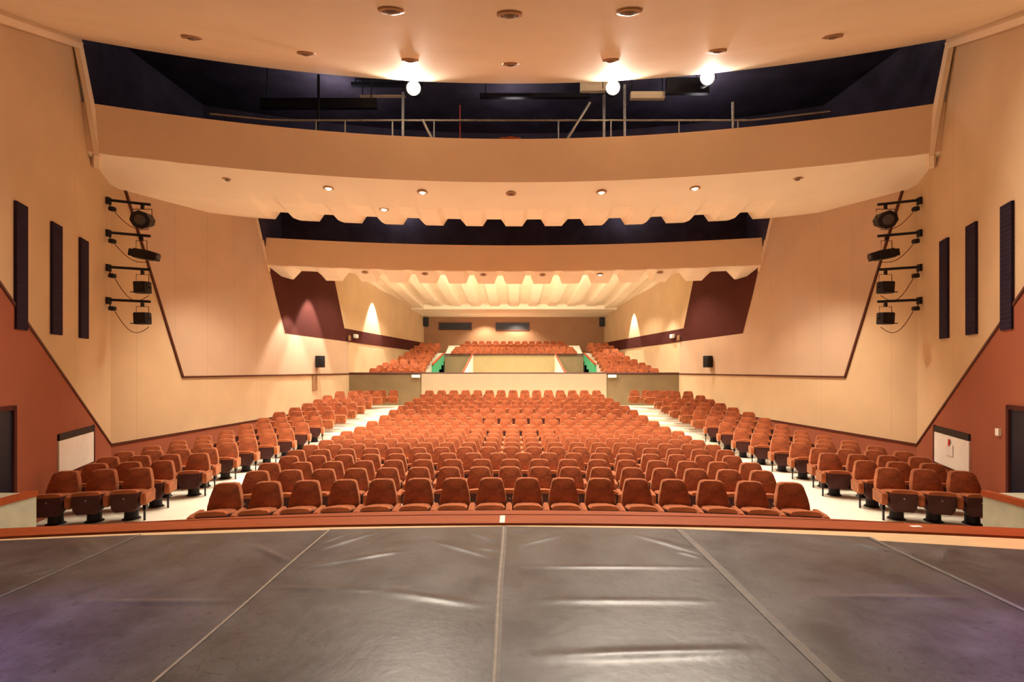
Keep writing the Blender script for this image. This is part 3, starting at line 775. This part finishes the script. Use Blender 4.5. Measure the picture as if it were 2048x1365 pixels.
for px, py, lit, lab in [(455, 358, 0, 'leftmost of the row'), (657, 376, 1, 'second from the left'), (845, 384, 1, 'third from the left'), (768, 418, 1, 'set behind the row near the ridges'), (1022, 387, 0, 'at the middle'),
                         (1203, 384, 1, 'third from the right'), (1390, 376, 1, 'second from the right'), (1595, 357, 0, 'rightmost of the row')]:
    p = hit(px, py, s_one, 10, 18.4)
    if p: downlight(p, lit, '%s downlight in the ribbed soffit, %s' % ('glowing' if lit else 'unlit', lab), 'downlights of the ribbed soffit', .105)
for px, py, lit, lab in [(730, 545, 0, 'leftmost of the row'), (850, 548, 0, 'second from the left'), (967, 550, 0, 'third from the left'), (1085, 550, 0, 'third from the right'), (1200, 549, 1, 'second from the right'), (1320, 545, 0, 'rightmost of the row')]:
    p = hit(px, py, lambda x, d: 6.475 - .34 * max(0, (d + x * x / (2 * R2) - 18.7) / .96) * (1 - notch(x)), 16.5, 20)
    if p: downlight(p, lit, '%s downlight under the rear bulkhead, %s' % ('glowing' if lit else 'unlit', lab), 'downlights under the rear bulkhead', .10)

# ---------------------------------------------------------------- lighting bridge in the upper void
def on_arc(px, py, dc):
    d = dc
    for _ in range(30): d = arc((px - CX) / F * d, dc, RC)
    return pt(px, py, d)
rail = thing('guard_rail', 'steel pipe guard rail along the lighting bridge in the dark void', 'railing', (0, 12.3, 8.02))
def rel(p): return Vector(p) - rail.location
pipe('top_pipe', [rel(on_arc(px, 241, 12.3)) if px > 540 and px < 1520 else rel(on_arc(px, 241 - (12 if px < 540 else 14) * (abs(px - CX) - 480) / 120, 12.3)) for px in range(420, 1661, 40)], .028, M_steel, rail, 8)
for px in (632, 690, 785, 806, 868, 1117, 1208, 1222, 1249, 1358, 1466, 1476):
    p = on_arc(px, 242, 12.3)
    pipe('post', [rel((p.x, p.y, 8.0)), rel((p.x, p.y, p.z))], .03 if px in (806, 1208, 1249, 1466) else .018, M_steel, rail, 8)
for px0, py0, px1, py1, w, lab in [(845, 240, 878, 277, .035, 'short pale diagonal pole leaning right, below the left floodlamp'), (1180, 205, 1117, 277, .035, 'long pale diagonal pole leaning toward the middle floodlamp')]:
    a, b = on_arc(px0, py0, 12.15), on_arc(px1, py1, 12.0); b.z = 8.02
    tag(pipe('brace_pole', [a, b], w, M_steel, None, 8), lab, 'pole')
for px, y0, y1, lab in [(806, 185, 240, 'upright steel pole under the left floodlamp'), (1208, 190, 240, 'upright steel pole under the middle floodlamp'), (1249, 170, 240, 'dim upright pole right of the middle floodlamp'),
                        (1466, 205, 240, 'dim upright pole right of the right floodlamp'), (637, 150, 262, 'dim dark upright pole deep in the left of the void'), (920, 210, 278, 'thin reddish hanging cord near the centre of the bridge')]:
    a, b = on_arc(px, y0, 12.45), on_arc(px, y1, 12.45); b.z = 8.02
    tag(pipe('upright_pole' if px != 920 else 'hanging_cord', [a, b], .035 if px != 920 else .014, M_steel if px not in (637, 920) else (M_black if px == 637 else M_red), None, 8), lab, 'pole' if px != 920 else 'cord')
# dim beams and boxes behind the rail; one lit patch is built as a board
for px0, px1, y0, y1, dc, lab in [(510, 760, 205, 211, 12.9, 'dark horizontal beam behind the guard rail on the left'), (960, 1180, 190, 195, 12.9, 'dim horizontal beam behind the bridge centre'), (1260, 1330, 188, 196, 12.9, 'pale short ledge behind the middle floodlamp'),
                                  (718, 812, 189, 197, 12.9, 'pale short ledge behind the left floodlamp'), (1160, 1235, 165, 182, 12.9, 'pale lit patch built as a board behind the middle floodlamp'), (700, 850, 160, 178, 13.4, 'dim board behind the left floodlamp'), (1330, 1420, 162, 184, 12.9, 'dim board behind the right floodlamp')]:
    a, b = on_arc(px0, y0, dc), on_arc(px1, y1, dc)
    bd = 'board' in lab or 'ledge' in lab
    t = thing('board_or_lit_patch' if bd else 'steel_beam', lab, 'board' if bd else 'beam', ((a.x + b.x) / 2, (a.y + b.y) / 2, min(a.z, b.z)))
    h = abs(a.z - b.z); w = abs(b.x - a.x)
    box('board' if bd else 'beam', (0, 0, h / 2), (w, .12, h), M_fascia if lab.startswith('pale') else M_black, t)
    for sg in (-1, 1): pipe('hanger_rod', [(sg * w * .45, .02, h), (sg * w * .45, .02, 10.6 - min(a.z, b.z))], .015, M_black, t, 6)
bm = bmesh.new(); bbox(bm, (0, 0, .025), (.52, .14, .05), None, .015); bbox(bm, (.02, .01, .06), (.16, .10, .05), None, .01)
o = from_bm('wood_offcut', bm, M_wood, None, 40); q = on_arc(1020, 277, 11.76); o.location = (q.x, arc(q.x, 11.76, RC), 8.245)
tag(o, 'small red-brown piece of wood lying on the bulkhead edge at its middle', 'wood piece')
p = on_arc(1066, 270, 12.2)
t = thing('control_box', 'small dark equipment box with a yellow knob on the bridge near the centre', 'box', (p.x, p.y, 8.02))
box('case', (0, 0, .28), (.24, .2, .26), M_black, t, None, .02); pipe('stand', [(0, 0, 0), (.02, 0, .16)], .02, M_steel, t)
bm = bmesh.new(); lathe(bm, [(.04, 0), (.04, .02), (.02, .03)], 12, Matrix.Translation((.14, -.11, .18)) @ Matrix.Rotation(math.pi / 2, 4, 'X')); from_bm('knob', bm, mat('yellow_knob', (210, 180, 50), .5), t, 40)
for k, (px, py, lab) in enumerate([(828, 178, 'left'), (1225, 177, 'middle'), (1413, 157, 'right')]):
    p = on_arc(px, py, 11.75)
    t = thing('flood_lamp', 'blazing white floodlamp in the dark void, %s of the three' % lab, 'floodlight', p, 0, 'floodlamps on the bridge')
    R = Matrix.Rotation(math.radians(98), 4, 'X')
    bm = bmesh.new(); lathe(bm, [(.07, -.28), (.12, -.25), (.16, -.05), (.18, .06), (.16, .05)], 18, R); from_bm('housing', bm, M_black, t, 40)
    bm = bmesh.new(); lathe(bm, [(.155, .04), (.15, .07), (.06, .09)], 18, R); from_bm('lens', bm, M_flood, t, 50)
    pipe('yoke', [(-.23, 0, 0), (-.23, .1, .33), (.23, .1, .33), (.23, 0, 0)], .012, M_black, t, 6)
    pipe('hanger_pole', [(0, .1, .33), (0, .1, 10.6 - p.z)], .02, M_black, t, 8)
    f = p + Vector((0, -.22, -.03))
    lamp('flood_beam', 'SPOT', f, 2200, (1, .86, .70), (p.x * .5, 2.5, 1.0), .14, 110, .9)
    lamp('flood_glow', 'POINT', p + Vector((0, -.75, -.15)), 150, (1, .84, .64), None, .12)

# ---------------------------------------------------------------- wall washers near the side walls and coloured stage lamps
for s, d, z, off, e, ang in [(-1, 20.6, 6.95, .8, 1000, 60), (-1, 27.8, 7.45, .6, 1000, 62), (1, 31.5, 7.2, .55, 700, 60), (1, 25.5, 7.4, 1.5, 350, 70), (-1, 19.0, 6.0, .9, 350, 70), (1, 15.5, 7.4, 2.4, 170, 100), (-1, 15.5, 7.4, 2.4, 170, 100)]:
    p = W(s, d, z, off)
    lamp('wall_washer', 'SPOT', p, e * 1.9, (1, .93, .82), (p.x + s * .12, p.y, 0), .05, ang, .35 if ang < 90 else 1.0)
for s, col in ((-1, (.35, .25, 1)), (1, (.45, .25, 1))):
    lamp('stage_lamp', 'SPOT', (s * 4.2, 1.4, 3.6), 480, col, (s * 3.2, 2.45, 1.0), .1, 44, 1.0)
lamp('stage_lamp', 'SPOT', (5.3, 3.6, 3.0), 60, (1, .08, .08), (4.85, 4.45, 1.0), .05, 34, 1.0)
